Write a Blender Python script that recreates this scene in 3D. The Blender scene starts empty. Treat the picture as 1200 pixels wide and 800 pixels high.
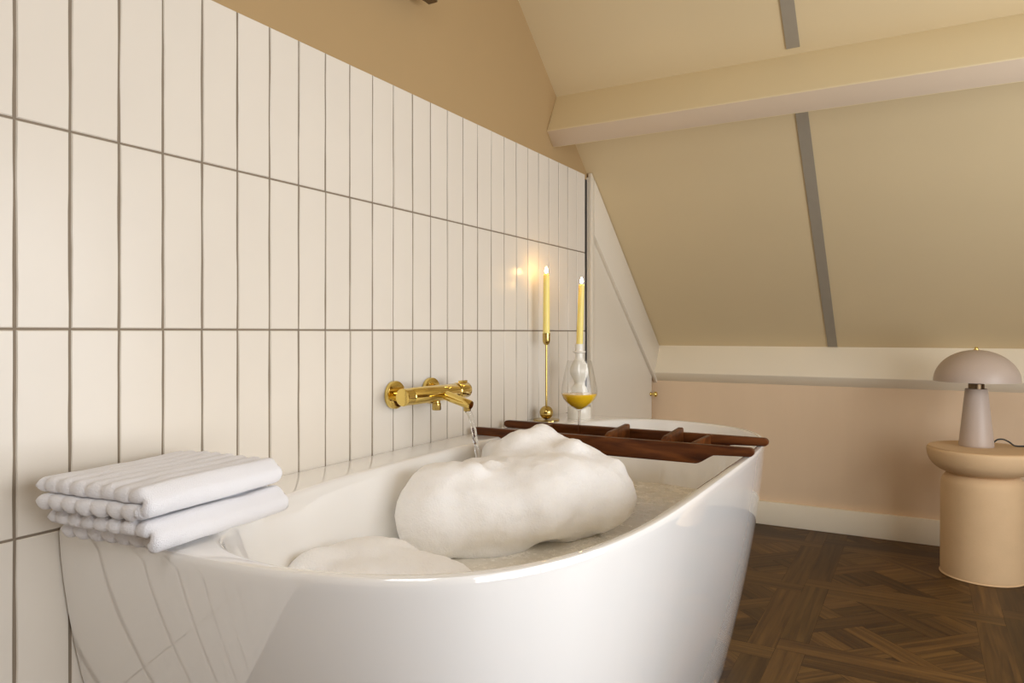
import bpy, bmesh, math, random
from mathutils import Vector, Matrix, noise
random.seed(7)
S = bpy.context.scene
COL = S.collection
PI = math.pi

# ------------------------------------------------------------------ helpers
def link(o):
    COL.objects.link(o); return o

def sharp(me, deg=38):
    bm = bmesh.new(); bm.from_mesh(me)
    lim = math.radians(deg)
    for f in bm.faces: f.smooth = True
    for e in bm.edges:
        if len(e.link_faces) == 2 and e.calc_face_angle(0) > lim: e.smooth = False
    bm.to_mesh(me); bm.free()

def obj(name, bm, mats, parent=None, deg=38, loc=None):
    """turn a bmesh into ONE linked mesh object"""
    bmesh.ops.recalc_face_normals(bm, faces=bm.faces[:])
    me = bpy.data.meshes.new(name); bm.to_mesh(me); bm.free()
    for m in (mats if isinstance(mats, (list, tuple)) else [mats]): me.materials.append(m)
    sharp(me, deg)
    o = link(bpy.data.objects.new(name, me))
    if parent: o.parent = parent
    if loc: o.location = loc
    return o

def tag(o, label, cat, group=None, kind=None):
    o['label'] = label; o['category'] = cat
    if group: o['group'] = group
    if kind: o['kind'] = kind
    return o

def thing(name, label, cat, loc, rz=0, group=None, kind=None):
    o = link(bpy.data.objects.new(name, None)); o.empty_display_size = .05
    o.location = loc; o.rotation_euler = (0, 0, rz)
    return tag(o, label, cat, group, kind)

def struct(o, label=None):
    o['kind'] = 'structure'
    if label: o['label'] = label
    return o

def add_box(bm, a, b, bevel=0, seg=2, mi=0):
    r = bmesh.ops.create_cube(bm, size=1)
    vs = r['verts']
    c = [(a[i]+b[i])/2 for i in range(3)]; s = [abs(b[i]-a[i]) for i in range(3)]
    for v in vs: v.co = Vector((c[0]+v.co.x*s[0], c[1]+v.co.y*s[1], c[2]+v.co.z*s[2]))
    fs = {f for v in vs for f in v.link_faces}
    for f in fs: f.material_index = mi
    if bevel:
        es = list({e for v in vs for e in v.link_edges})
        bmesh.ops.bevel(bm, geom=es, offset=bevel, segments=seg, profile=.5, affect='EDGES', clamp_overlap=True)

def box(a, b, bevel=0, seg=2):
    bm = bmesh.new(); add_box(bm, a, b, bevel, seg); return bm

def add_lathe(bm, prof, n=48, axis='z', org=(0, 0, 0)):
    """prof: list of (r, z); r=0 closes"""
    rings = []
    def P(r, z, t):
        x, y = r*math.cos(t), r*math.sin(t)
        p = {'z': (x, y, z), 'x': (z, x, y), 'y': (x, z, y)}[axis]
        return Vector(p)+Vector(org)
    for r, z in prof:
        if r < 1e-6: rings.append([bm.verts.new(P(0, z, 0))])
        else: rings.append([bm.verts.new(P(r, z, 2*PI*k/n)) for k in range(n)])
    for a, b in zip(rings, rings[1:]):
        for k in range(n):
            q = [a[k % len(a)], a[(k+1) % len(a)], b[(k+1) % len(b)], b[k % len(b)]]
            u = []
            for v in q:
                if v not in u: u.append(v)
            if len(u) > 2: bm.faces.new(u)
    return bm

def lathe(prof, n=48, axis='z', org=(0, 0, 0)):
    return add_lathe(bmesh.new(), prof, n, axis, org)

def smooth_prof(pts, sub=6):
    """Catmull-Rom through (r,z) points"""
    out = []
    for i in range(len(pts)-1):
        p0 = pts[max(i-1, 0)]; p1 = pts[i]; p2 = pts[i+1]; p3 = pts[min(i+2, len(pts)-1)]
        for k in range(sub):
            t = k/sub
            out.append(tuple(max(0, .5*((2*p1[j])+(-p0[j]+p2[j])*t+(2*p0[j]-5*p1[j]+4*p2[j]-p3[j])*t*t+(-p0[j]+3*p1[j]-3*p2[j]+p3[j])*t**3)) if j == 0 else
                       .5*((2*p1[j])+(-p0[j]+p2[j])*t+(2*p0[j]-5*p1[j]+4*p2[j]-p3[j])*t*t+(-p0[j]+3*p1[j]-3*p2[j]+p3[j])*t**3) for j in (0, 1)))
    out.append(pts[-1]); return out

def tube(path, rad, n=12, caps=True):
    bm = bmesh.new(); path = [Vector(p) for p in path]
    rs = rad if isinstance(rad, (list, tuple)) else [rad]*len(path)
    rings = []; up = None
    for i, p in enumerate(path):
        d = (path[min(i+1, len(path)-1)]-path[max(i-1, 0)]).normalized()
        if up is None: up = d.orthogonal().normalized()
        up = (up-d*up.dot(d)).normalized(); w = d.cross(up)
        rings.append([bm.verts.new(p+(up*math.cos(2*PI*k/n)+w*math.sin(2*PI*k/n))*rs[i]) for k in range(n)])
    for a, b in zip(rings, rings[1:]):
        for k in range(n): bm.faces.new((a[k], a[(k+1) % n], b[(k+1) % n], b[k]))
    if caps: bm.faces.new(rings[0]); bm.faces.new(rings[-1])
    return bm

def prism(poly, f, d0, d1, bevel=0, seg=2):
    """extrude a 2D polygon; f(u,v,d) -> point"""
    bm = bmesh.new()
    a = [bm.verts.new(f(u, v, d0)) for u, v in poly]; b = [bm.verts.new(f(u, v, d1)) for u, v in poly]
    n = len(poly)
    bm.faces.new(a); bm.faces.new(b)
    for k in range(n): bm.faces.new((a[k], a[(k+1) % n], b[(k+1) % n], b[k]))
    if bevel:
        es = [e for e in bm.edges if (e.verts[0] in a) == (e.verts[1] in a) or True]
        bmesh.ops.bevel(bm, geom=es, offset=bevel, segments=seg, profile=.5, affect='EDGES', clamp_overlap=True)
    return bm

# ------------------------------------------------------------------ materials
def mat(name, col, rough=.5, metal=0, **kw):
    m = bpy.data.materials.new(name); m.use_nodes = True
    p = m.node_tree.nodes['Principled BSDF']
    p.inputs['Base Color'].default_value = (*col, 1); p.inputs['Roughness'].default_value = rough
    p.inputs['Metallic'].default_value = metal
    for k, v in kw.items(): p.inputs[k.replace('_', ' ')].default_value = v
    return m

def nodes(m): return m.node_tree.nodes, m.node_tree.links, m.node_tree.nodes['Principled BSDF']

def bumpy(m, scale, strength, dist=.002, detail=3, coord='Object', vec_scale=None, tone=0, tscale=None):
    """procedural bump, and a small tone variation in the base colour"""
    N, L, p = nodes(m)
    tc = N.new('ShaderNodeTexCoord'); src = tc.outputs[coord]
    if vec_scale:
        mp = N.new('ShaderNodeMapping'); mp.inputs['Scale'].default_value = vec_scale
        L.new(src, mp.inputs[0]); src = mp.outputs[0]
    nz = N.new('ShaderNodeTexNoise'); nz.inputs['Scale'].default_value = scale; nz.inputs['Detail'].default_value = detail
    L.new(src, nz.inputs['Vector'])
    b = N.new('ShaderNodeBump'); b.inputs['Strength'].default_value = strength; b.inputs['Distance'].default_value = dist
    L.new(nz.outputs['Fac'], b.inputs['Height']); L.new(b.outputs[0], p.inputs['Normal'])
    if tone:
        n2 = N.new('ShaderNodeTexNoise'); n2.inputs['Scale'].default_value = tscale or scale; n2.inputs['Detail'].default_value = 4
        L.new(src, n2.inputs['Vector'])
        r = N.new('ShaderNodeMapRange'); r.inputs['To Min'].default_value = 1-tone; r.inputs['To Max'].default_value = 1+tone
        L.new(n2.outputs['Fac'], r.inputs['Value'])
        mx = N.new('ShaderNodeVectorMath'); mx.operation = 'SCALE'
        mx.inputs[0].default_value = p.inputs['Base Color'].default_value[:3]
        L.new(r.outputs[0], mx.inputs['Scale']); L.new(mx.outputs[0], p.inputs['Base Color'])
    return m

M = {}
M['tile'] = bumpy(mat('cream_glazed_tile', (.71, .655, .57), .26, Specular_IOR_Level=.32), 9, .12, .004, 2, tone=.03, tscale=6)
M['grout'] = bumpy(mat('taupe_grout', (.22, .175, .125), .9), 200, .3, .001)
M['tanwall'] = bumpy(mat('tan_wall_paint', (.40, .27, .125), .8), 60, .12, .002, tone=.03, tscale=3)
M['pinkwall'] = bumpy(mat('pink_beige_wall_paint', (.74, .56, .375), .75), 40, .15, .002, vec_scale=(4, 4, .6), tone=.05, tscale=2.5)
M['slope'] = bumpy(mat('beige_ceiling_panel_paint', (.66, .535, .325), .6), 50, .12, .002, tone=.03, tscale=3)
M['cream'] = bumpy(mat('cream_satin_paint', (.86, .78, .62), .38), 30, .08, .002, tone=.02, tscale=5)
M['beam'] = bumpy(mat('dull_cream_beam_paint', (.74, .62, .385), .5), 30, .08, .002, tone=.02, tscale=5)
M['underside'] = bumpy(mat('pinkish_shaded_beam_paint', (.62, .50, .37), .5), 30, .08, .002, tone=.02, tscale=5)  # pinkish beige with the beam's underside shade mixed into the colour
M['doorpaint'] = bumpy(mat('off_white_door_paint', (.74, .68, .57), .32), 25, .06, .002, tone=.02, tscale=5)
M['greystrip'] = bumpy(mat('grey_joint_strip', (.30, .262, .20), .6), 30, .1, .002, tone=.05)
M['dark'] = mat('dark_gap', (.03, .025, .02), .9)
M['acrylic'] = bumpy(mat('white_gloss_acrylic', (.85, .84, .815), .04, Specular_IOR_Level=.8, Coat_Weight=1, Coat_Roughness=.01, Coat_IOR=1.6), 3, .004, .001)
M['brass'] = bumpy(mat('polished_brass', (.83, .63, .20), .09, 1), 40, .03, .001)
M['oldbrass'] = bumpy(mat('aged_brass', (.55, .40, .13), .17, 1), 60, .05, .001, tone=.1)
M['towel'] = bumpy(mat('white_terry_cotton', (.88, .875, .90), .95, Sheen_Weight=.4), 700, .8, .003, 4)
M['wax'] = bumpy(mat('yellow_candle_wax', (.93, .78, .25), .4, Subsurface_Weight=.35, Subsurface_Scale=.012), 30, .05, .001, tone=.03)
M['wax'].node_tree.nodes['Principled BSDF'].inputs['Subsurface Radius'].default_value = (1, .7, .2)
M['wick'] = bumpy(mat('charred_wick', (.04, .03, .02), .9), 300, .3, .001)
M['ceramic'] = bumpy(mat('white_ceramic', (.82, .79, .71), .22), 20, .05, .001, tone=.02)
M['stone'] = bumpy(mat('sand_coloured_plaster', (.67, .465, .26), .72), 160, .25, .0015, 5, tone=.07, tscale=14)
M['lamp'] = bumpy(mat('putty_matt_metal', (.50, .405, .335), .42), 120, .05, .001, tone=.02)
M['bronze'] = bumpy(mat('dark_bronze', (.16, .11, .065), .35, 1), 60, .05, .001)
M['cable'] = bumpy(mat('black_cable', (.02, .018, .015), .5), 100, .1, .001)
M['frame'] = bumpy(mat('white_window_paint', (.8, .78, .74), .35), 30, .06, .001)
M['lampwhite'] = bumpy(mat('cream_lamp_metal', (.72, .62, .48), .35), 40, .05, .001)

def foam_mat():
    m = mat('white_soap_foam', (.97, .955, .93), .7, Subsurface_Weight=.6, Subsurface_Scale=.03)
    N, L, p = nodes(m)
    p.inputs['Subsurface Radius'].default_value = (1, .95, .88)
    tc = N.new('ShaderNodeTexCoord')
    v = N.new('ShaderNodeTexVoronoi'); v.inputs['Scale'].default_value = 260
    n = N.new('ShaderNodeTexNoise'); n.inputs['Scale'].default_value = 45; n.inputs['Detail'].default_value = 5
    L.new(tc.outputs['Object'], v.inputs['Vector']); L.new(tc.outputs['Object'], n.inputs['Vector'])
    a = N.new('ShaderNodeMath'); a.operation = 'MULTIPLY_ADD'; a.inputs[1].default_value = .35
    L.new(v.outputs['Distance'], a.inputs[0]); L.new(n.outputs['Fac'], a.inputs[2])
    b = N.new('ShaderNodeBump'); b.inputs['Strength'].default_value = .55; b.inputs['Distance'].default_value = .004
    L.new(a.outputs[0], b.inputs['Height']); L.new(b.outputs[0], p.inputs['Normal'])
    return m
M['foam'] = foam_mat()

def water_mat():
    m = mat('soapy_bath_water', (.5, .47, .40), .06)
    N, L, p = nodes(m)
    tc = N.new('ShaderNodeTexCoord')
    n = N.new('ShaderNodeTexNoise'); n.inputs['Scale'].default_value = 9; n.inputs['Detail'].default_value = 10; n.inputs['Roughness'].default_value = .85
    L.new(tc.outputs['Object'], n.inputs['Vector'])
    r = N.new('ShaderNodeValToRGB')
    r.color_ramp.elements[0].position = .38; r.color_ramp.elements[0].color = (.78, .74, .65, 1)
    r.color_ramp.elements[1].position = .66; r.color_ramp.elements[1].color = (.92, .89, .82, 1)
    L.new(n.outputs['Fac'], r.inputs[0]); L.new(r.outputs[0], p.inputs['Base Color'])
    rr = N.new('ShaderNodeMapRange'); rr.inputs['From Min'].default_value = .4; rr.inputs['From Max'].default_value = .62
    rr.inputs['To Min'].default_value = .16; rr.inputs['To Max'].default_value = .35
    L.new(n.outputs['Fac'], rr.inputs['Value']); L.new(rr.outputs[0], p.inputs['Roughness'])
    n2 = N.new('ShaderNodeTexNoise'); n2.inputs['Scale'].default_value = 24; n2.inputs['Detail'].default_value = 6
    L.new(tc.outputs['Object'], n2.inputs['Vector'])
    b = N.new('ShaderNodeBump'); b.inputs['Strength'].default_value = .3; b.inputs['Distance'].default_value = .004
    L.new(n2.outputs['Fac'], b.inputs['Height']); L.new(b.outputs[0], p.inputs['Normal'])
    return m
M['water'] = water_mat()

def glass_mat(name, col=(1, 1, 1), ior=1.45, rough=0):
    m = mat(name, col, rough, Transmission_Weight=1, IOR=ior)
    return m
M['glass'] = glass_mat('clear_wine_glass')
M['juice'] = bumpy(mat('orange_yellow_drink', (.88, .53, .02), .12), 30, .02, .001)
def thin_glass(name):
    m = bpy.data.materials.new(name); m.use_nodes = True
    N, L = m.node_tree.nodes, m.node_tree.links; N.clear()
    o = N.new('ShaderNodeOutputMaterial'); mx = N.new('ShaderNodeMixShader'); t = N.new('ShaderNodeBsdfTransparent'); t.inputs[0].default_value = (.985, .985, .98, 1)
    g = N.new('ShaderNodeBsdfGlossy'); g.inputs['Roughness'].default_value = .01
    lw = N.new('ShaderNodeLayerWeight'); lw.inputs[0].default_value = .5
    pw = N.new('ShaderNodeMath'); pw.operation = 'POWER'; pw.inputs[1].default_value = 3.5
    f = N.new('ShaderNodeMath'); f.operation = 'MULTIPLY_ADD'; f.inputs[1].default_value = .55; f.inputs[2].default_value = .03
    L.new(lw.outputs['Facing'], pw.inputs[0]); L.new(pw.outputs[0], f.inputs[0]); L.new(f.outputs[0], mx.inputs[0]); L.new(t.outputs[0], mx.inputs[1]); L.new(g.outputs[0], mx.inputs[2]); L.new(mx.outputs[0], o.inputs[0]); return m
M['bowlglass'] = thin_glass('thin_clear_glass')
M['stream'] = glass_mat('running_water', (.97, .98, .98), 1.33, .03)

def pane_mat():
    m = bpy.data.materials.new('window_glass'); m.use_nodes = True
    N, L = m.node_tree.nodes, m.node_tree.links; N.clear()
    o = N.new('ShaderNodeOutputMaterial'); mx = N.new('ShaderNodeMixShader'); t = N.new('ShaderNodeBsdfTransparent')
    g = N.new('ShaderNodeBsdfGlossy'); g.inputs['Roughness'].default_value = .02
    mx.inputs[0].default_value = .05
    L.new(t.outputs[0], mx.inputs[1]); L.new(g.outputs[0], mx.inputs[2]); L.new(mx.outputs[0], o.inputs[0]); return m
M['pane'] = pane_mat()

def flame_mat():
    m = bpy.data.materials.new('candle_flame'); m.use_nodes = True
    N, L = m.node_tree.nodes, m.node_tree.links; N.clear()
    o = N.new('ShaderNodeOutputMaterial'); e = N.new('ShaderNodeEmission')
    e.inputs[0].default_value = (1, .58, .18, 1); e.inputs[1].default_value = FLAME
    L.new(e.outputs[0], o.inputs[0]); return m
FLAME = 100
M['flame'] = flame_mat()

def wood_mat(name, dark, light, use_uv=True, rough=.35, attr=None, scale=(3, 60, 60)):
    m = mat(name, light, rough)
    N, L, p = nodes(m)
    tc = N.new('ShaderNodeTexCoord'); mp = N.new('ShaderNodeMapping'); mp.inputs['Scale'].default_value = scale
    L.new(tc.outputs['UV' if use_uv else 'Object'], mp.inputs[0])
    n = N.new('ShaderNodeTexNoise'); n.inputs['Scale'].default_value = 1; n.inputs['Detail'].default_value = 6; n.inputs['Distortion'].default_value = .6
    L.new(mp.outputs[0], n.inputs['Vector'])
    r = N.new('ShaderNodeValToRGB')
    r.color_ramp.elements[0].position = .3; r.color_ramp.elements[0].color = (*dark, 1)
    r.color_ramp.elements[1].position = .72; r.color_ramp.elements[1].color = (*light, 1)
    L.new(n.outputs['Fac'], r.inputs[0]); last = r.outputs[0]
    if attr:
        a = N.new('ShaderNodeAttribute'); a.attribute_name = attr
        mx = N.new('ShaderNodeVectorMath'); mx.operation = 'MULTIPLY'
        L.new(last, mx.inputs[0]); L.new(a.outputs['Color'], mx.inputs[1]); last = mx.outputs[0]
    L.new(last, p.inputs['Base Color'])
    b = N.new('ShaderNodeBump'); b.inputs['Strength'].default_value = .25; b.inputs['Distance'].default_value = .001
    L.new(n.outputs['Fac'], b.inputs['Height']); L.new(b.outputs[0], p.inputs['Normal'])
    return m
M['parquet'] = wood_mat('brown_oak_parquet', (.050, .024, .007), (.135, .069, .019), attr='plank_tone', rough=.45)
M['walnut'] = wood_mat('oiled_walnut', (.035, .008, .002), (.17, .052, .011), use_uv=False, rough=.36, scale=(7, 45, 45))

M['parquet'].node_tree.nodes['Principled BSDF'].inputs['Specular IOR Level'].default_value = .28
M['walnut'].node_tree.nodes['Principled BSDF'].inputs['Specular IOR Level'].default_value = .2

# ------------------------------------------------------------------ measures of the room
Dc, Hc = 1.13, .857                   # camera distance from the tiled wall, camera height
YT0, PITCH, YT1 = .5487, .0776, 2.5664 # tile joints along the wall
ZROW, HROW = .8615, .302
EAVE_Y, EAVE_Z, SL = 3.409, .7925, .828
def ceil_z(y): return EAVE_Z+(EAVE_Y-y)*SL
RIDGE_Y = .6; RIDGE_Z = ceil_z(RIDGE_Y)
YF = 2*RIDGE_Y-EAVE_Y                 # far eaves of the other slope
XR = 2.5                              # opposite gable wall

# ------------------------------------------------------------------ floor: square parquet panels with a woven diagonal
def clip(poly, x0, x1, y0, y1):
    def cut(P, ins, inter):
        out = []
        for i in range(len(P)):
            a, b = P[i-1], P[i]
            if ins(b):
                if not ins(a): out.append(inter(a, b))
                out.append(b)
            elif ins(a): out.append(inter(a, b))
        return out
    def ix(v): return lambda a, b: (v, a[1]+(b[1]-a[1])*(v-a[0])/(b[0]-a[0]))
    def iy(v): return lambda a, b: (a[0]+(b[0]-a[0])*(v-a[1])/(b[1]-a[1]), v)
    for ins, it in ((lambda p: p[0] >= x0, ix(x0)), (lambda p: p[0] <= x1, ix(x1)), (lambda p: p[1] >= y0, iy(y0)), (lambda p: p[1] <= y1, iy(y1))):
        if poly: poly = cut(poly, ins, it)
    return poly

def build_floor():
    bm = bmesh.new()
    uv = bm.loops.layers.uv.new('UVMap'); tl = bm.loops.layers.float_color.new('plank_tone')
    PS, FW = .56, .075
    X0, X1, Y0, Y1 = 0., XR, YF-.05, 3.40
    rnd = random.Random(11)
    def plank(poly, ang):
        poly = clip(poly, X0, X1, Y0, Y1)
        if len(poly) < 3: return
        ar = abs(sum(poly[i-1][0]*poly[i][1]-poly[i][0]*poly[i-1][1] for i in range(len(poly))))/2
        if ar < 2e-5: return
        cx = sum(p[0] for p in poly)/len(poly); cy = sum(p[1] for p in poly)/len(poly)
        k = .0006
        vs = []
        for x, y in poly:
            d = math.hypot(x-cx, y-cy) or 1
            vs.append(bm.verts.new((x-(x-cx)/d*k, y-(y-cy)/d*k, 0)))
        f = bm.faces.new(vs)
        if f.normal.z < 0: f.normal_flip()
        f.normal_update()
        t = rnd.choice((.72, .9, 1, 1.08, 1.2, .62)) * rnd.uniform(.93, 1.07)
        c = (t*1.0, t*rnd.uniform(.97, 1.02), t*rnd.uniform(.92, 1.03), 1)
        ou, ov = rnd.uniform(0, 40), rnd.uniform(0, 40)
        ca, sa = math.cos(ang), math.sin(ang)
        for lp in f.loops:
            x, y = lp.vert.co.x, lp.vert.co.y
            lp[uv].uv = (x*ca+y*sa+ou, -x*sa+y*ca+ov); lp[tl] = c
    ox, oy = .785-PS*2, 2.615-PS*9
    for i in range(-1, 8):
        for j in range(0, 12):
            a, b = ox+i*PS, oy+j*PS
            # frame strips with butt ends
            plank([(a, b), (a+PS-FW, b), (a+PS-FW, b+FW), (a, b+FW)], 0)
            plank([(a+PS-FW, b), (a+PS, b), (a+PS, b+PS-FW), (a+PS-FW, b+PS-FW)], PI/2)
            plank([(a+FW, b+PS-FW), (a+PS, b+PS-FW), (a+PS, b+PS), (a+FW, b+PS)], 0)
            plank([(a, b+FW), (a+FW, b+FW), (a+FW, b+PS), (a, b+PS)], PI/2)
            x0, x1, y0, y1 = a+FW, a+PS-FW, b+FW, b+PS-FW
            g = (x1-x0)/math.sqrt(2)/1.5; s = .07; c = ((x0+x1)/2, (y0+y1)/2); q = math.sqrt(.5)
            def R(u, v): return (c[0]+(u-v)*q, c[1]+(u+v)*q)
            def rect(u0, u1, v0, v1, ang):
                pl = clip([R(u0, v0), R(u1, v0), R(u1, v1), R(u0, v1)], x0, x1, y0, y1)
                if len(pl) > 2: plank(pl, ang)
            h = s/2
            for m_ in range(-3, 4):
                for n_ in range(-3, 4):
                    u, v = (m_+.5)*g, (n_+.5)*g
                    if (m_+n_) % 2: rect(u-g+h, u+g-h, v-h, v+h, PI/4)
                    else: rect(u-h, u+h, v-g+h, v+g-h, -PI/4)
                    # infill, two boards per square
                    if (m_ % 2): 
                        rect(u+h, u+g-h, v+h, v+g/2, PI/4); rect(u+h, u+g-h, v+g/2, v+g-h, PI/4)
                    else:
                        rect(u+h, u+g/2, v+h, v+g-h, -PI/4); rect(u+g/2, u+g-h, v+h, v+g-h, -PI/4)
    add_box(bm, (X0-.1, Y0, -.12), (X1+.1, Y1, -.0006), mi=1)
    me = bpy.data.meshes.new('floor'); bm.to_mesh(me); bm.free()
    me.materials.append(M['parquet']); me.materials.append(M['dark'])
    return struct(link(bpy.data.objects.new('floor', me)), 'dark brown oak parquet floor laid in framed woven panels')
build_floor()

# ------------------------------------------------------------------ walls, ceiling
def gable(x0, x1, name, m, hole=None):
    """gable wall following both slopes, with an optional rectangular window hole"""
    if not hole:
        poly = [(YF, 0), (EAVE_Y+.02, 0), (EAVE_Y+.02, EAVE_Z), (RIDGE_Y, RIDGE_Z), (YF, ceil_z(EAVE_Y))]
        return obj(name, prism(poly, lambda u, v, d: (d, u, v), x0, x1), m)
    ya, yb, za, zb = hole
    zt = lambda y: ceil_z(y) if y > RIDGE_Y else ceil_z(2*RIDGE_Y-y)
    bm = bmesh.new()
    def add(poly):
        b2 = prism(poly, lambda u, v, d: (d, u, v), x0, x1); me = bpy.data.meshes.new('t'); b2.to_mesh(me); b2.free()
        bm.from_mesh(me); bpy.data.meshes.remove(me)
    add([(YF, 0), (ya, 0), (ya, zt(ya)), (YF, zt(YF))])
    add([(yb, 0), (EAVE_Y+.02, 0), (EAVE_Y+.02, EAVE_Z), (yb, zt(yb))])
    add([(ya, 0), (yb, 0), (yb, za), (ya, za)])
    top = [(ya, zb), (yb, zb), (yb, zt(yb))]
    if ya < RIDGE_Y < yb: top.append((RIDGE_Y, RIDGE_Z))
    add(top+[(ya, zt(ya))])
    return obj(name, bm, m)

wl = struct(gable(-.16, -.0035, 'wall_left', M['tanwall']), 'tan painted gable wall above the tiles')
WIN = (-.40, 2.35, .16, 1.60)
wr = struct(gable(XR, XR+.2, 'wall_right', M['tanwall'], WIN), 'gable wall with the window')

def build_tiles():
    bm = bmesh.new(); rnd = random.Random(3)
    y_lo = YT0-15*PITCH
    add_box(bm, (-.0034, y_lo, 0), (-.0026, YT1, ZROW+2*HROW-.001), mi=1)
    gy, gz = .0020, .0016
    for r in range(-3, 2):
        z0, z1 = max(ZROW+r*HROW+gz, .002), ZROW+(r+1)*HROW-(gz if r < 1 else 0)
        for c in range(-15, 26):
            y0, y1 = YT0+c*PITCH+gy, YT0+(c+1)*PITCH-gy
            n = 10; tilt = rnd.uniform(-.0006, .0006); tl2 = rnd.uniform(-.0006, .0006)
            sd = rnd.uniform(0, 900)
            L0, L1 = [], []
            for k in range(n+1):
                t = k/n; z = z0+(z1-z0)*t
                w0 = .0011*noise.noise((sd, z*9, 0))+.0005*noise.noise((sd, z*30, 0)); w1 = .0011*noise.noise((sd+50, z*9, 0))+.0005*noise.noise((sd+50, z*30, 0))
                L0.append((y0+w0, z)); L1.append((y1+w1, z))
            rows = []
            for (ya, z), (yb, _) in zip(L0, L1):
                fz = z
                if z == L0[0][1]: fz = z+.0015
                if z == L0[-1][1]: fz = z-.0015
                xs = lambda y: -.0008+tilt*((z-z0)/(z1-z0)-.5)*2+tl2*((y-y0)/(y1-y0)-.5)*2
                rows.append([(-.0028, ya, z), (xs(ya), ya+.0014, fz), (xs((ya+yb)/2)+.0003, (ya+yb)/2, fz), (xs(yb), yb-.0014, fz), (-.0028, yb, z)])
            first = [(-.0028, p[1], L0[0][1]) for p in rows[0]]; last = [(-.0028, p[1], L0[-1][1]) for p in rows[-1]]
            rows = [first]+rows+[last]
            V = [[bm.verts.new(p) for p in rw] for rw in rows]
            for a, b in zip(V, V[1:]):
                for k in range(4): bm.faces.new((a[k], a[k+1], b[k+1], b[k]))
    bmesh.ops.remove_doubles(bm, verts=bm.verts[:], dist=1e-6)
    o = obj('tile_cladding', bm, [M['tile'], M['grout']], wl, deg=14)
    o['label'] = 'cream upright glazed tiles in a straight stack'
build_tiles()

KNEE_Y = 3.372
struct(obj('wall_back', box((-.16, KNEE_Y, -.12), (XR+.2, KNEE_Y+.12, .63)), M['pinkwall']), 'pink beige knee wall under the eaves')
struct(obj('baseboard_back', box((.004, KNEE_Y-.018, 0), (XR, KNEE_Y+.001, .103), .003), M['cream']), 'cream baseboard along the knee wall')
struct(obj('wall_front', box((-.16, YF-.12, -.12), (XR+.2, YF, ceil_z(EAVE_Y)+.05)), M['pinkwall']))
FILL_WIN = (.85, 1.85, -1.05, -.35)         # unseen roof window added for fill, behind the photographer: x0, x1, y0, y1
def rz(y): return ceil_z(y) if y > RIDGE_Y else ceil_z(2*RIDGE_Y-y)
def build_ceiling():
    bm = bmesh.new()
    def add(ys, x0, x1):
        poly = [(y, rz(y)) for y in ys]+[(y, rz(y)+.14) for y in ys[::-1]]
        b2 = prism(poly, lambda u, v, d: (d, u, v), x0, x1); me = bpy.data.meshes.new('t'); b2.to_mesh(me); b2.free()
        bm.from_mesh(me); bpy.data.meshes.remove(me)
    add((EAVE_Y+.1, RIDGE_Y), -.16, XR+.2)
    add((RIDGE_Y, FILL_WIN[3]), -.16, XR+.2); add((FILL_WIN[2], YF-.1), -.16, XR+.2)
    add((FILL_WIN[3], FILL_WIN[2]), -.16, FILL_WIN[0]); add((FILL_WIN[3], FILL_WIN[2]), FILL_WIN[1], XR+.2)
    return struct(obj('ceiling', bm, M['slope']), 'beige sloping attic ceiling')
build_ceiling()

# purlins set square to the slope; the faces follow the measured section
def purlin(name, top, mid, bot, m, label):
    nx = (.055, .07)
    poly = [top, mid, bot, (bot[0]+nx[0], bot[1]+nx[1]+.02), (top[0]+nx[0], top[1]+nx[1])]
    o = obj(name, prism(poly, lambda u, v, d: (d, u, v), -.003, XR, .003, 2), m)
    if name == 'trim_1':                # pinker underside paint, darkened to put shade into its colour
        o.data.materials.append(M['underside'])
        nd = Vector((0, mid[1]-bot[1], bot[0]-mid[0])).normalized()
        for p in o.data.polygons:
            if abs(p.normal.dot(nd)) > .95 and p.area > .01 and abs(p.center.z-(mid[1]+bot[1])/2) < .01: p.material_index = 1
    return struct(o, label)
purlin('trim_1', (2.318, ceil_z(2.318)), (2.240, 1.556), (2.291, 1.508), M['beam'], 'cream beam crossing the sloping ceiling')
purlin('trim_2', (3.409, .7925), (3.3325, .665), (3.374, .622), M['cream'], 'cream eaves board along the foot of the slope')
def strip(name, xa, xb, ya, yb, label):
    n = Vector((0, -SL, -1)).normalized()
    bm = bmesh.new(); V = []
    for d in (-.002, .004):
        for x, y in ((xa, ya), (xb, ya), (xb, yb), (xa, yb)):
            V.append(bm.verts.new(Vector((x, y, ceil_z(y)))+n*d))
    for f in ((0, 1, 2, 3), (4, 5, 6, 7), (0, 1, 5, 4), (1, 2, 6, 5), (2, 3, 7, 6), (3, 0, 4, 7)): bm.faces.new([V[i] for i in f])
    return struct(obj(name, bm, M['greystrip']), label)
SX = .795
strip('trim_3', SX-.019, SX+.019, 2.33, 3.405, 'grey joint strip on the slope below the beam')
strip('trim_4', SX-.019, SX+.019, RIDGE_Y+.02, 2.30, 'grey joint strip on the slope above the beam')

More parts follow.
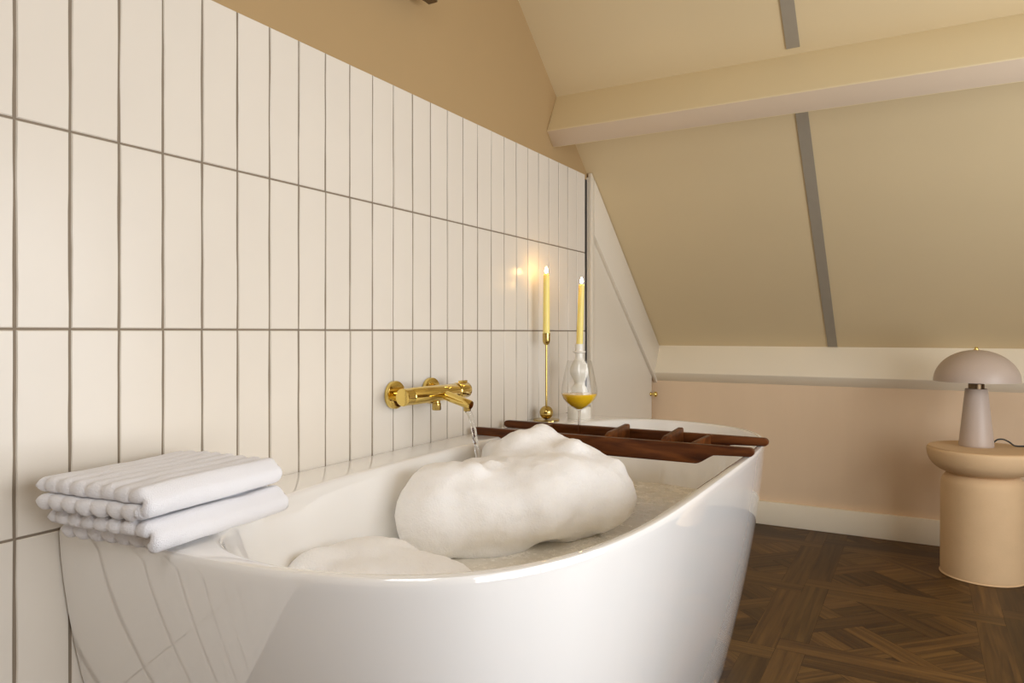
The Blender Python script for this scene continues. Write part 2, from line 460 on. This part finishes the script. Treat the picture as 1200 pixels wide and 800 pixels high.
# ------------------------------------------------------------------ closet door under the slope
dr = link(bpy.data.objects.new('door_1', None)); struct(dr, 'off white closet door cut to the roof slope'); dr.location = (0, 0, 0)
DY0, DY1 = 2.582, 3.336
obj('door_panel', prism([(DY0, .01), (DY1, .01), (DY1, ceil_z(DY1)-.02), (DY0, ceil_z(DY0)-.02)], lambda u, v, d: (d, u, v), -.003, .006), M['doorpaint'], dr)
obj('door_stile', prism([(DY0, .01), (DY0+.026, .01), (DY0+.026, ceil_z(DY0+.026)-.004), (DY0, ceil_z(DY0)-.004)], lambda u, v, d: (d, u, v), .004, .020, .002), M['doorpaint'], dr)
def dl(y): return 1.193-(y-2.658)*.811
obj('door_rail', prism([(DY0+.027, dl(DY0+.027)), (3.40, dl(3.40)), (3.405, dl(3.40)+.02), (3.405, ceil_z(3.405)-.004), (DY0+.027, ceil_z(DY0+.027)-.004)],
    lambda u, v, d: (d, u, v), .004, .022, .003), M['doorpaint'], dr)
kb = obj('knob', lathe(smooth_prof([(0, .034), (.008, .033), (.0125, .028), (.0125, .022), (.008, .015), (.005, .010), (.006, .004), (.010, .0), (0, 0)], 4), 24, 'x', (.006, 3.318, .562)), M['brass'], dr)
kb['label'] = 'small brass knob'
struct(obj('trim_5', box((-.003, YT1, 0), (-.0005, DY0, ceil_z(DY0)-.03)), M['dark']), 'dark gap between tiles and closet door')

# ------------------------------------------------------------------ window in the far gable (behind the photographer's right)
wn = link(bpy.data.objects.new('window_1', None)); struct(wn)
ya, yb, za, zb = WIN
bm = bmesh.new()
for a, b in (((XR+.02, ya, za), (XR+.09, ya+.06, zb)), ((XR+.02, yb-.06, za), (XR+.09, yb, zb)), ((XR+.02, ya+.06, za), (XR+.09, yb-.06, za+.06)), ((XR+.02, ya+.06, zb-.06), (XR+.09, yb-.06, zb)), ((XR+.02, (ya+yb)/2-.03, za+.06), (XR+.09, (ya+yb)/2+.03, zb-.06))):
    add_box(bm, a, b, .004)
obj('window_frame', bm, M['frame'], wn)
obj('window_pane', box((XR+.05, ya+.05, za+.05), (XR+.056, yb-.05, zb-.05)), M['pane'], wn)
obj('window_sill', box((XR-.06, ya-.04, za-.03), (XR+.02, yb+.04, za), .004), M['frame'], wn)

# frame and pane of the added roof window
w2 = link(bpy.data.objects.new('fill_window', None)); struct(w2)
def slab(name, x0, x1, y0, y1, d0, d1, m):
    poly = [(y0, rz(y0)+d0), (y1, rz(y1)+d0), (y1, rz(y1)+d1), (y0, rz(y0)+d1)]
    return prism(poly, lambda u, v, d: (d, u, v), x0, x1)
bm = bmesh.new()
for q in ((FILL_WIN[0], FILL_WIN[0]+.05, FILL_WIN[2], FILL_WIN[3]), (FILL_WIN[1]-.05, FILL_WIN[1], FILL_WIN[2], FILL_WIN[3]), (FILL_WIN[0]+.05, FILL_WIN[1]-.05, FILL_WIN[2], FILL_WIN[2]+.04), (FILL_WIN[0]+.05, FILL_WIN[1]-.05, FILL_WIN[3]-.04, FILL_WIN[3])):
    b2 = slab('t', *q, .03, .11, None); me = bpy.data.meshes.new('t'); b2.to_mesh(me); b2.free(); bm.from_mesh(me); bpy.data.meshes.remove(me)
obj('window_frame', bm, M['frame'], w2)
obj('window_pane', slab('t', FILL_WIN[0]+.04, FILL_WIN[1]-.04, FILL_WIN[2]+.03, FILL_WIN[3]-.03, .066, .072, None), M['pane'], w2)

# ------------------------------------------------------------------ bathtub
TC = (.435, 1.485); TOP = .566
def sup(th, a, b, n):
    c, s = abs(math.cos(th)), abs(math.sin(th))
    return ((c/a)**n+(s/b)**n)**(-1/n)
def outer_pt(th, front_in=0, end_in=0):
    a = .785-TC[0]-front_in; b = .878-end_in
    c, s = math.cos(th), math.sin(th)
    xb = .004
    # room side: super-ellipse about x=0 with half depth .785; find the ray hit
    A = .785-front_in; n = 4.4
    lo, hi = 0, 3
    for _ in range(50):
        m_ = (lo+hi)/2; x = TC[0]+m_*c; y = m_*s
        ins = x > xb and ((max(x, 0)/A)**n+(abs(y)/b)**n) < 1
        if ins: lo = m_
        else: hi = m_
    return (TC[0]+lo*c, TC[1]+lo*s)
_R90 = .8448
def inner_r(th, d=0, dn=0):
    # even slim rim on the room side, a broad deck with rounded corners on the wall side
    c, sn = math.cos(th), math.sin(th)
    end = d+2.1*max(0, d-.009)
    if c < 0: return sup(th, .330-d, _R90-end, max(2.2, 3.0-dn))
    x, y = outer_pt(th)
    w = abs(sn)**6
    return math.hypot(x-TC[0], y-TC[1])-(.018+.004*abs(math.sin(2*th)))-(d*(1-w)+end*w)
NT = 160
angs = [2*PI*k/NT for k in range(NT)]
for sy in (1, -1):
    ca = math.atan2(sy*.878, .004-TC[0]) % (2*PI)
    i = min(range(NT), key=lambda k: abs(angs[k]-ca)); angs[i] = ca
def outer_ring(z, fi, ei):
    pts = []
    for k, th in enumerate(angs): pts.append((*outer_pt(th, fi, ei), z))
    # put the wall corners exactly where this ring's wall corner is
    for sy in (1, -1):
        y = TC[1]+sy*(.878-ei)
        j = min(range(NT), key=lambda k: math.hypot(pts[k][0]-.004, pts[k][1]-y))
        pts[j] = (.004, y, z)
    return pts
def inner_ring(z, d, dn=0, dx=0):
    return [(TC[0]+dx+inner_r(th, d, dn)*math.cos(th), TC[1]+inner_r(th, d, dn)*math.sin(th), z) for th in angs]
def inset(ring, k):
    out = []
    for x, y, z in ring:
        vx, vy = x-TC[0], y-TC[1]; l = math.hypot(vx, vy)
        nx = x if x < .02 else x-vx/l*k
        out.append((nx, y-(math.copysign(k, vy) if abs(vy) > .8 else vy/l*k), z))
    return out
def build_tub():
    bm = bmesh.new(); rings = []
    for z in (0, .01, .04, .08, .13, .18, .23, .28, .33, .38, .43, .48, .52, .545, .556):
        q = (1-z/TOP)
        rings.append(outer_ring(z, .085*q**1.5, .135*q**1.6))
    r0 = outer_ring(0, 0, 0)
    for k, z in ((.0012, .5615), (.0035, .5648), (.007, .566)):
        rings.append([(x, y, z) for x, y, _ in inset(r0, k)])
    for d, z in ((-.004, .566), (0, .5652), (.003, .5625), (.0055, .557), (.008, .545), (.013, .52), (.022, .47), (.033, .42), (.046, .36), (.06, .30), (.08, .24), (.11, .19), (.15, .155), (.21, .142)):
        rings.append(inner_ring(z, d, min(1.4, max(0, d*8))))
    V = [[bm.verts.new(p) for p in r] for r in rings]
    for a, b in zip(V, V[1:]):
        for k in range(NT): bm.faces.new((a[k], a[(k+1) % NT], b[(k+1) % NT], b[k]))
    bm.faces.new(V[0]); bm.faces.new(V[-1])
    return obj('bathtub', bm, M['acrylic'], deg=32)
tub = tag(build_tub(), 'large glossy white back to wall bathtub full of foam', 'bathtub')

WZ = .378
def tub_d(z):
    pr = [(.52, .013), (.47, .022), (.42, .033), (.36, .046), (.30, .06)]
    for (z1, d1), (z0, d0) in zip(pr, pr[1:]):
        if z0 <= z <= z1: return d0+(d1-d0)*(z-z0)/(z1-z0)
def build_water():
    bm = bmesh.new()
    R_ = lambda z, k=0: inner_ring(z, tub_d(z)-.001+k, min(1.4, tub_d(z)*8))
    rings = [R_(WZ-.04), R_(WZ-.002), R_(WZ, .001)]
    V = [[bm.verts.new(p) for p in r] for r in rings]
    for a, b in zip(V, V[1:]):
        for k in range(NT): bm.faces.new((a[k], a[(k+1) % NT], b[(k+1) % NT], b[k]))
    bm.faces.new(V[0]); bm.faces.new(V[-1])
    return obj('bath_water', bm, M['water'])
tag(build_water(), 'soapy grey bath water standing inside the white tub', 'water', kind='stuff')

# ------------------------------------------------------------------ foam
def blob_mesh(name, balls, vox, rough_amp, label, seed):
    bm = bmesh.new()
    for (x, y, z, rx, ry, rz) in balls:
        r = bmesh.ops.create_icosphere(bm, subdivisions=3, radius=1)
        for v in r['verts']: v.co = Vector((x+v.co.x*rx, y+v.co.y*ry, z+v.co.z*rz))
    me = bpy.data.meshes.new(name); bm.to_mesh(me); bm.free()
    o = link(bpy.data.objects.new(name, me))
    rm = o.modifiers.new('r', 'REMESH'); rm.mode = 'VOXEL'; rm.voxel_size = vox
    sm = o.modifiers.new('s', 'SMOOTH'); sm.factor = .5; sm.iterations = 22
    dg = bpy.context.evaluated_depsgraph_get(); ev = o.evaluated_get(dg)
    me2 = bpy.data.meshes.new_from_object(ev); o.modifiers.clear(); o.data = me2; bpy.data.meshes.remove(me)
    bm = bmesh.new(); bm.from_mesh(me2); bm.normal_update()
    off = Vector((seed*7.3, seed*3.1, seed*1.7))
    for v in bm.verts:
        p = v.co
        d = (noise.fractal((p+off)*7, 1, 2, 2)*.016+noise.fractal((p+off)*34, 1, 2, 4)*.0040)*rough_amp
        v.co = v.co+v.normal*d
    for v in bm.verts:
        if v.co.z < WZ-.025: v.co.z = WZ-.025
    bm.to_mesh(me2); bm.free()
    me2.materials.clear(); me2.materials.append(M['foam']); me2.name = name
    for p in me2.polygons: p.use_smooth = True
    return o
W = .42
BIG = [(.225, 1.30, .462, .112, .125, .106), (.285, 1.345, .468, .125, .12, .094), (.36, 1.44, .478, .125, .125, .10),
       (.26, 1.43, .47, .13, .13, .098), (.272, 1.585, .503, .10, .10, .116), (.385, 1.60, .49, .12, .10, .10),
       (.46, 1.585, .475, .09, .10, .085), (.24, 1.54, .46, .09, .1, .10), (.18, 1.36, .44, .075, .11, .10),
       (.40, 1.50, .478, .11, .12, .10), (.325, 1.535, .488, .1, .1, .1), (.26, 1.42, .40, .13, .17, .06), (.35, 1.56, .40, .11, .12, .06)]
rb = random.Random(4)
for k in range(26):
    a, b = rb.uniform(0, 1), rb.uniform(0, 2*PI); q = BIG[rb.randrange(9)]
    th = rb.uniform(.2, 1.3); r_ = rb.uniform(.022, .042)
    BIG.append((q[0]+q[3]*.86*math.sin(th)*math.cos(b), q[1]+q[4]*.86*math.sin(th)*math.sin(b), q[2]+q[5]*.86*math.cos(th), r_, r_, r_))
tag(blob_mesh('foam_mound', BIG, .008, .8, '', 1), 'tall white mound of bath foam under the running tap', 'foam', kind='stuff')
LOW = [(.275, .99, .385, .13, .13, .107), (.38, .98, .385, .15, .13, .098), (.235, .92, .385, .075, .08, .105), (.33, .91, .385, .11, .10, .098), (.50, .95, .38, .12, .10, .085),
       (.36, 1.05, .37, .17, .12, .06), (.46, 1.04, .37, .13, .12, .055)]
tag(blob_mesh('foam_mound', LOW, .009, .7, '', 5), 'low flat drift of bath foam at the near end of the tub', 'foam', kind='stuff')

# ------------------------------------------------------------------ bath mixer
MZ, MX = .703, .068
mx_ = thing('bath_mixer', 'polished brass wall mixer tap running water into the tub', 'tap', (0, 1.475, MZ))
def part(name, bm, m, parent, deg=38): return obj(name, bm, m, parent, deg)
for yy in (-.075, .075):
    rs = part('rosette', lathe([(0, 0), (.034, 0), (.0345, .001), (.0345, .009), (.033, .0115), (.030, .0125), (.016, .0135), (0, .0135)], 48, 'x', (0, yy, 0)), M['brass'], mx_)
    part('inlet', lathe([(0, .013), (.0155, .013), (.0155, .052), (0, .052)], 32, 'x', (0, yy, 0)), M['brass'], mx_)
part('body', lathe([(0, -.098), (.0195, -.098), (.0205, -.096), (.0205, .094), (.0195, .096), (0, .096)], 48, 'y', (MX, 0, 0)), M['brass'], mx_)
part('temperature_handle', lathe([(0, -.126), (.019, -.126), (.0208, -.1242), (.0208, -.101), (.0195, -.0995), (0, -.0995)], 48, 'y', (MX, 0, 0)), M['brass'], mx_)
fh = part('flow_handle', lathe([(0, .0975), (.0198, .0975), (.0212, .099), (.0212, .1445), (.019, .148), (0, .148)], 48, 'y', (MX, 0, 0)), M['brass'], mx_)
obj('lever', box((MX-.006, .118, .017), (MX+.006, .146, .026), .002), M['brass'], fh)
sp0, sp1 = Vector((MX+.010, .030, -.004)), Vector((MX+.088, .030, -.026))
spo = part('spout', tube([sp0, sp0.lerp(sp1, .3), sp0.lerp(sp1, .7), sp1, sp1+Vector((.004, 0, -.001))], [.0125, .0125, .0118, .0115, .0102], 24), M['brass'], mx_)
obj('aerator', lathe([(0, -.016), (.0085, -.016), (.0092, -.015), (.0092, 0), (0, 0)], 24, 'z', (MX+.080, .030, -.026)), M['oldbrass'], spo)
part('hose_outlet', lathe([(0, -.042), (.0105, -.042), (.0115, -.040), (.0115, -.026), (.0095, -.024), (.0095, -.014), (0, -.014)], 24, 'z', (MX, .012, 0)), M['oldbrass'], mx_)
pts = []; rad = []
for k in range(26):
    t = k/25; dz = .153*t
    pts.append((MX+.080+.036*math.sqrt(t), 1.505, MZ-.041-dz)); rad.append(.0065+.0012*math.sin(k*1.7)*t-.0012*t)
tag(obj('water_stream', tube(pts, rad, 14), M['stream']), 'clear stream of water falling from the brass spout', 'water', kind='stuff')

# ------------------------------------------------------------------ folded towels
def towel_bm(w, l, layers_t, seed, shift):
    rnd = random.Random(seed)
    t = layers_t; R = t*.53
    # centre line: upper layer from the back to the fold on the room side, then the lower layer back again
    path = []
    n = 70
    for k in range(n+1): path.append((-w/2+(w-R)*k/n, R, 0))
    for k in range(1, 12): a = PI/2-PI*k/12; path.append((w/2-R+R*math.cos(a), R*math.sin(a), 1))
    for k in range(n+1): path.append((w/2-R-(w-R-.006)*k/n, -R, 2))
    ends = [(0, .30), (.0012, .55), (.003, .76), (.006, .93), (.0095, 1)]
    st_ = [(-l/2+d, f) for d, f in ends]+[(-l/2+.0095+(l-.019)*k/22, 1) for k in range(1, 22)]+[(l/2-d, f) for d, f in ends[::-1]]
    bm = bmesh.new(); secs = []
    dist = [0]
    for a, b in zip(path, path[1:]): dist.append(dist[-1]+math.hypot(b[0]-a[0], b[1]-a[1]))
    for y, f in st_:
        u = (y+l/2)/l
        outl, inn = [], []
        for i, (px, pz, wh) in enumerate(path):
            a, b = path[max(i-1, 0)], path[min(i+1, len(path)-1)]
            tx, tz = b[0]-a[0], b[1]-a[1]; ll = math.hypot(tx, tz); nx, nz = -tz/ll, tx/ll   # points outwards (up on the upper layer)
            rib = abs(math.cos(PI*dist[i]/.0270))**.55
            h = t*.34+t*.36*rib*(1 if wh != 1 else .6)
            hi = min(h, R-.0004) if wh != 1 else min(h, R*.75)
            ed = min(dist[i], dist[-1]-dist[i])
            if ed < .008: s_ = math.sqrt(max(.05, 1-(1-ed/.008)**2)); h *= s_; hi *= s_
            wob = .0022*noise.noise((px*9+seed, y*9, pz*30))+.0012*noise.noise((px*40, y*25, seed))
            yy = y+(.004*rib+.0)*(-1 if u < .5 else 1)*(1 if f < 1 or u < .05 or u > .95 else 0)+.006*noise.noise((px*12, seed*3.1+(0 if wh == 0 else 4), u*2))+(shift if wh == 2 else 0)
            outl.append((px+nx*h*f, yy, pz+nz*h*f+wob)); inn.append((px-nx*hi*f*.98, yy, pz-nz*hi*f*.98+wob))
        secs.append([bm.verts.new(p) for p in outl+inn[::-1]])
    N_ = len(secs[0]); half = N_//2
    for a, b in zip(secs, secs[1:]):
        for k in range(N_): bm.faces.new((a[k], a[(k+1) % N_], b[(k+1) % N_], b[k]))
    for s_ in (secs[0], secs[-1]):
        for k in range(half-1): bm.faces.new((s_[k], s_[k+1], s_[N_-2-k], s_[N_-1-k]))
    return bm
TT = .0185
o = obj('folded_towel', towel_bm(.205, .245, TT, 2, .018), M['towel'], deg=180, loc=(.158, .690, TOP+.0236)); o.rotation_euler = (0, 0, math.radians(6))
tag(o, 'white ribbed towel folded under another on the tub corner', 'towel', 'folded towels on the bathtub')
o = obj('folded_towel', towel_bm(.205, .250, TT, 9, -.006), M['towel'], deg=180, loc=(.150, .683, TOP+.0236+.0450)); o.rotation_euler = (0, 0, math.radians(7.5))
tag(o, 'white ribbed towel folded on top of the stack on the tub corner', 'towel', 'folded towels on the bathtub')

# ------------------------------------------------------------------ bath tray
TYN, TYF = 1.738, 1.918
tr = thing('bath_tray', 'dark walnut bath tray with handles lying across the tub', 'tray', (.405, (TYN+TYF)/2, TOP))
def rail_poly(x0, x1):
    zt, zh, zb = .0215, .0005, -.0255
    P = []
    R = (zt-zh)/2
    for k in range(9): a = PI/2-PI*k/8; P.append((x1-R+R*math.cos(a), (zt+zh)/2+R*math.sin(a)))
    xm = x1-.135
    for k in range(7):
        t = k/6; s_ = t*t*(3-2*t)*.55+t*.45
        P.append((x1-.085-(.05)*t, zh+(zb-zh)*s_))
    xm2 = x0+.135
    for k in range(7):
        t = 1-k/6; s_ = t*t*(3-2*t)*.55+t*.45
        P.append((x0+.085+.05*t, zh+(zb-zh)*s_))
    for k in range(9): a = -PI/2-PI*k/8; P.append((x0+R+R*math.cos(a), (zt+zh)/2+R*math.sin(a)))
    return P
hw = (TYF-TYN)/2
for sy, nm in ((-1, 'rail'), (1, 'rail')):
    part('rail', prism(rail_poly(-.387, .387), lambda u, v, d: (u, sy*hw+d, v), -.009, .009, .002, 2), M['walnut'], tr)
for xx, z1 in ((-.225, .0205), (.238, .0205)):
    part('end_board', box((xx-.006, -hw+.0091, -.022), (xx+.006, hw-.0091, z1), .0015), M['walnut'], tr)
for xx in (.014, .165):
    P = [(-hw+.0095, -.012), (hw-.0095, -.012), (hw-.0095, .030), (hw-.013, .035), (hw-.020, .037), (-hw+.03, .030), (-hw+.0095, .0225)]
    part('divider', prism([(u, v) for u, v in P], lambda u, v, d: (xx+d, u, v), -.006, .006, .0015, 2), M['walnut'], tr)
for k in range(3):
    y0 = -hw+.0105+k*.0545
    part('slat', box((-.2188, y0, -.0225), (.2318, y0+.050, -.0125), .001), M['walnut'], tr)

# ------------------------------------------------------------------ wine glass and drink
GX, GY, GZ = .305, 1.832, TOP-.0123
gl = thing('wine_glass', 'clear stemmed wine glass standing on the walnut bath tray', 'glass', (GX, GY, GZ))
Z = lambda z: z-GZ
bowl_o = smooth_prof([(.0042, Z(.640)), (.010, Z(.6425)), (.022, Z(.650)), (.038, Z(.664)), (.0485, Z(.680)), (.0500, Z(.692)), (.0475, Z(.712)), (.0415, Z(.742)), (.0335, Z(.778))], 5)
th = .0011
bowl_i = [(max(r-th, 0), z+(.0011 if r > .02 else .0022)) for r, z in bowl_o if r > .008]
prof = bowl_o+[(.0330, Z(.7785))]+bowl_i[::-1][1:]
prof = [(0, Z(.640))]+prof+[(0, bowl_i[0][1]-.0005)]
part('bowl', lathe(prof, 64), M['bowlglass'], gl, 60)
part('stem', lathe(smooth_prof([(.0044, .0035), (.0036, .010), (.0034, .04), (.0037, .075), (.0042, Z(.6405))], 4), 24), M['glass'], gl, 60)
part('foot', lathe([(0, 0), (.034, 0), (.0345, .0008), (.034, .0016), (.012, .003), (.0045, .0055), (0, .0055)], 48), M['glass'], gl, 60)
LIQ = .6865
liq = [(max(r-th-.0003, 0), z+.0013+(.001 if r < .02 else 0)) for r, z in bowl_o if r > .008 and z+.0013 < Z(LIQ)]
rl = liq[-1][0]
dk = obj('drink', lathe([(0, liq[0][1])]+liq+[(rl, Z(LIQ)), (0, Z(LIQ))], 64), M['juice'], deg=60, loc=(GX, GY, GZ))
tag(dk, 'yellow drink filling the lower bowl of the wine glass', 'drink')

# ------------------------------------------------------------------ candlesticks and candles
def candle(label, x, y, z0, z1, tilt, r=.0112):
    c = thing('candle', label, 'candle', (x, y, z0), 0, 'lit taper candles'); L_ = z1-z0
    c.rotation_euler = (0, tilt, 0)
    part('wax', lathe(smooth_prof([(0, 0), (r*.9, 0), (r, .01), (r*.98, L_*.5), (r*.9, L_-.012), (r*.86, L_-.004), (r*.75, L_), (r*.5, L_-.0025), (0, L_-.003)], 3), 32), M['wax'], c, 60)
    part('wick', tube([(0, 0, L_-.004), (.0004, 0, L_+.004), (.0012, 0, L_+.009)], .0009, 8), M['wick'], c)
    part('flame', lathe(smooth_prof([(0, L_+.003), (.0042, L_+.006), (.0056, L_+.0105), (.0045, L_+.016), (.0022, L_+.0215), (0, L_+.026)], 4), 24), M['flame'], c)
BX, BY = .052, 2.130
cs = thing('candlestick', 'slim brass candlestick with a ball on a round plate', 'candlestick', (BX, BY, TOP), 0, None)
part('plate', lathe([(0, 0), (.042, 0), (.043, .001), (.043, .003), (.042, .004), (.030, .003), (0, .003)], 48), M['oldbrass'], cs)
part('ball', lathe([(.0225*math.sin(PI*k/20), .0258-.0225*math.cos(PI*k/20)) for k in range(21)], 40), M['oldbrass'], cs)
part('rod', lathe([(0, .046), (.0036, .046), (.0036, .252), (0, .252)], 20), M['oldbrass'], cs)
part('cup', lathe([(0, .248), (.006, .249), (.0105, .254), (.0125, .262), (.0128, .287), (.0120, .2875), (.0116, .286), (.0113, .265), (0, .264)], 36), M['oldbrass'], cs)
candle('yellow taper candle burning in the slim brass candlestick', BX, BY, TOP+.2645, 1.048, 0)
WX, WY = .120, 2.243
wc = thing('candle_holder', 'white wavy ceramic candle holder behind the wine glass', 'candle holder', (WX, WY, TOP))
part('base', lathe([(0, 0), (.038, 0), (.0395, .002), (.0395, .034), (.037, .038), (.030, .040), (0, .040)], 48), M['ceramic'], wc)
part('body', lathe(smooth_prof([(.026, .039), (.019, .052), (.017, .064), (.024, .078), (.0275, .092), (.023, .106), (.0165, .118), (.022, .132), (.0305, .150), (.0315, .165), (.026, .182), (.017, .197), (.0135, .207), (.0135, .221)], 5), 40), M['ceramic'], wc)
part('socket', lathe([(0, .219), (.0135, .219), (.0205, .222), (.0215, .2245), (.0205, .227), (.0145, .228), (.0140, .232), (.0148, .249), (.0140, .251), (.0118, .250), (.0115, .235), (0, .235)], 40), M['ceramic'], wc)
candle('yellow taper candle burning in the white ceramic holder', WX, WY, TOP+.2355, 1.018, math.radians(2.2))

# ------------------------------------------------------------------ side table and lamp
TX, TY = 1.316, 3.037
st = thing('side_table', 'sand coloured round pedestal side table by the knee wall', 'side table', (TX, TY, 0))
part('pedestal', lathe(smooth_prof([(0, 0), (.122, 0), (.127, .006), (.1285, .02), (.1285, .12), (.128, .24), (.127, .315), (.122, .338), (.112, .352), (.104, .358), (.100, .362)], 4)+[(0, .362)], 72), M['stone'], st)
part('top', lathe(smooth_prof([(0, .3585), (.102, .3585), (.112, .361), (.135, .371), (.156, .389), (.167, .410), (.1715, .432), (.170, .444), (.164, .4485), (.150, .450), (0, .450)], 4), 72), M['stone'], st)
LX, LY, LZ = 1.300, 3.062, .450
lp = thing('table_lamp', 'putty coloured mushroom table lamp standing on the side table', 'lamp', (LX, LY, LZ))
part('stem', lathe([(0, 0), (.0535, 0), (.0545, .0015), (.0545, .006), (.0350, .203), (.0335, .205), (0, .205)], 56), M['lamp'], lp)
part('neck', lathe([(0, .2045), (.025, .2045), (.025, .222), (.016, .224), (.016, .30), (0, .30)], 32), M['bronze'], lp)
R_, H_ = .134, .113
so = [(R_*math.cos(PI/2*k/20), .231+H_*math.sin(PI/2*k/20)) for k in range(20)]
si = [((R_-.003)*math.cos(PI/2*k/20), .231+(H_-.003)*math.sin(PI/2*k/20)) for k in range(20)]
part('shade', lathe([(0, .231+H_)]+so[::-1]+si+[(0, .231+H_-.003)], 72), M['lamp'], lp)
fi = part('finial', lathe([(0, .343), (.0105, .3415), (.0105, .3445), (.006, .346), (.0055, .352), (.004, .354), (0, .3545)], 24), M['brass'], lp)
cp = []
for k, p in enumerate([(.050, .012, .012), (.064, .024, .024), (.082, .030, .026), (.100, .038, .017), (.118, .045, .004), (.150, .052, .004), (.170, .056, .004)]): cp.append(p)
def spline(P, sub=6):
    P = [Vector(p) for p in P]; out = []
    for i in range(len(P)-1):
        p0, p1, p2, p3 = P[max(i-1, 0)], P[i], P[i+1], P[min(i+2, len(P)-1)]
        for k in range(sub):
            t = k/sub; out.append(.5*((2*p1)+(-p0+p2)*t+(2*p0-5*p1+4*p2-p3)*t*t+(-p0+3*p1-3*p2+p3)*t**3))
    return out+[P[-1]]
cp += [(.196, .052, -.004), (.2045, .046, -.03), (.204, .04, -.12), (.20, .05, -.30), (.20, .08, -.42), (.22, .12, -.4465), (.32, .20, -.4465)]
c_ = part('cord', tube(spline(cp), .0028, 10), M['cable'], lp); c_['label'] = 'black cable'

# ------------------------------------------------------------------ wall lamp whose lower edge shows at the top of the frame
wlp = thing('wall_lamp', 'small cream wall lamp just peeking in at the top edge', 'lamp', (0, 1.36, 1.75))
part('back_plate', box((-.0035, -.035, -.02), (.010, .035, .09), .002), M['lampwhite'], wlp)
part('arm', box((.009, -.010, .02), (.037, .010, .04), .002), M['oldbrass'], wlp)
part('shade', box((.036, -.14, -.050), (.060, .14, .10), .002), M['lampwhite'], wlp)
part('lower_trim', box((.034, -.141, -.056), (.061, .141, -.049), .001), M['bronze'], wlp)

# ------------------------------------------------------------------ light
wd = bpy.data.worlds.new('sky'); S.world = wd; wd.use_nodes = True
bg = wd.node_tree.nodes['Background']; bg.inputs[0].default_value = (.92, .935, .945, 1); bg.inputs[1].default_value = 7.5
la = bpy.data.lights.new('daylight_portal', 'AREA'); la.shape = 'RECTANGLE'; la.size = yb-ya; la.size_y = zb-za; 
lo = link(bpy.data.objects.new('daylight_portal', la)); lo.location = (XR+.10, (ya+yb)/2, (za+zb)/2); lo.rotation_euler = (0, PI/2, 0)
la.size, la.size_y = zb-za, yb-ya

lb = bpy.data.lights.new('roof_fill_light', 'AREA'); lb.shape = 'RECTANGLE';  # added fill light outside the unseen roof window
lbo = link(bpy.data.objects.new('roof_fill_light', lb))
ym = (FILL_WIN[2]+FILL_WIN[3])/2; lbo.location = ((FILL_WIN[0]+FILL_WIN[1])/2, ym, rz(ym)+.12)
lbo.rotation_euler = (math.atan(SL), 0, 0); lb.size = FILL_WIN[1]-FILL_WIN[0]; lb.size_y = (FILL_WIN[3]-FILL_WIN[2])*math.hypot(1, SL)

for l_ in (la, lb):
    l_.energy = 6.6*PI*l_.size*l_.size_y; l_.color = (.92, .935, .965)
bg.inputs[1].default_value = .05

# ------------------------------------------------------------------ camera
cd = bpy.data.cameras.new('camera'); cam = link(bpy.data.objects.new('camera', cd))
cd.sensor_width = 36; cd.lens = 846/1200*36; cd.shift_y = -11/1200; cd.clip_start = .01
cam.location = (Dc, 0, Hc); cam.rotation_euler = (PI/2, 0, math.radians(29.57))
S.camera = cam
S.view_settings.view_transform = 'Standard'; S.view_settings.look = 'None'; S.view_settings.gamma = 1
S.view_settings.use_curve_mapping = False; S.view_settings.exposure = 0
cy = S.cycles
cy.use_denoising = True; cy.denoising_prefilter = 'ACCURATE'; cy.max_bounces = 14; cy.diffuse_bounces = 7; cy.glossy_bounces = 6; cy.transmission_bounces = 10; cy.transparent_max_bounces = 12
cy.sample_clamp_indirect = 6; cy.caustics_reflective = False
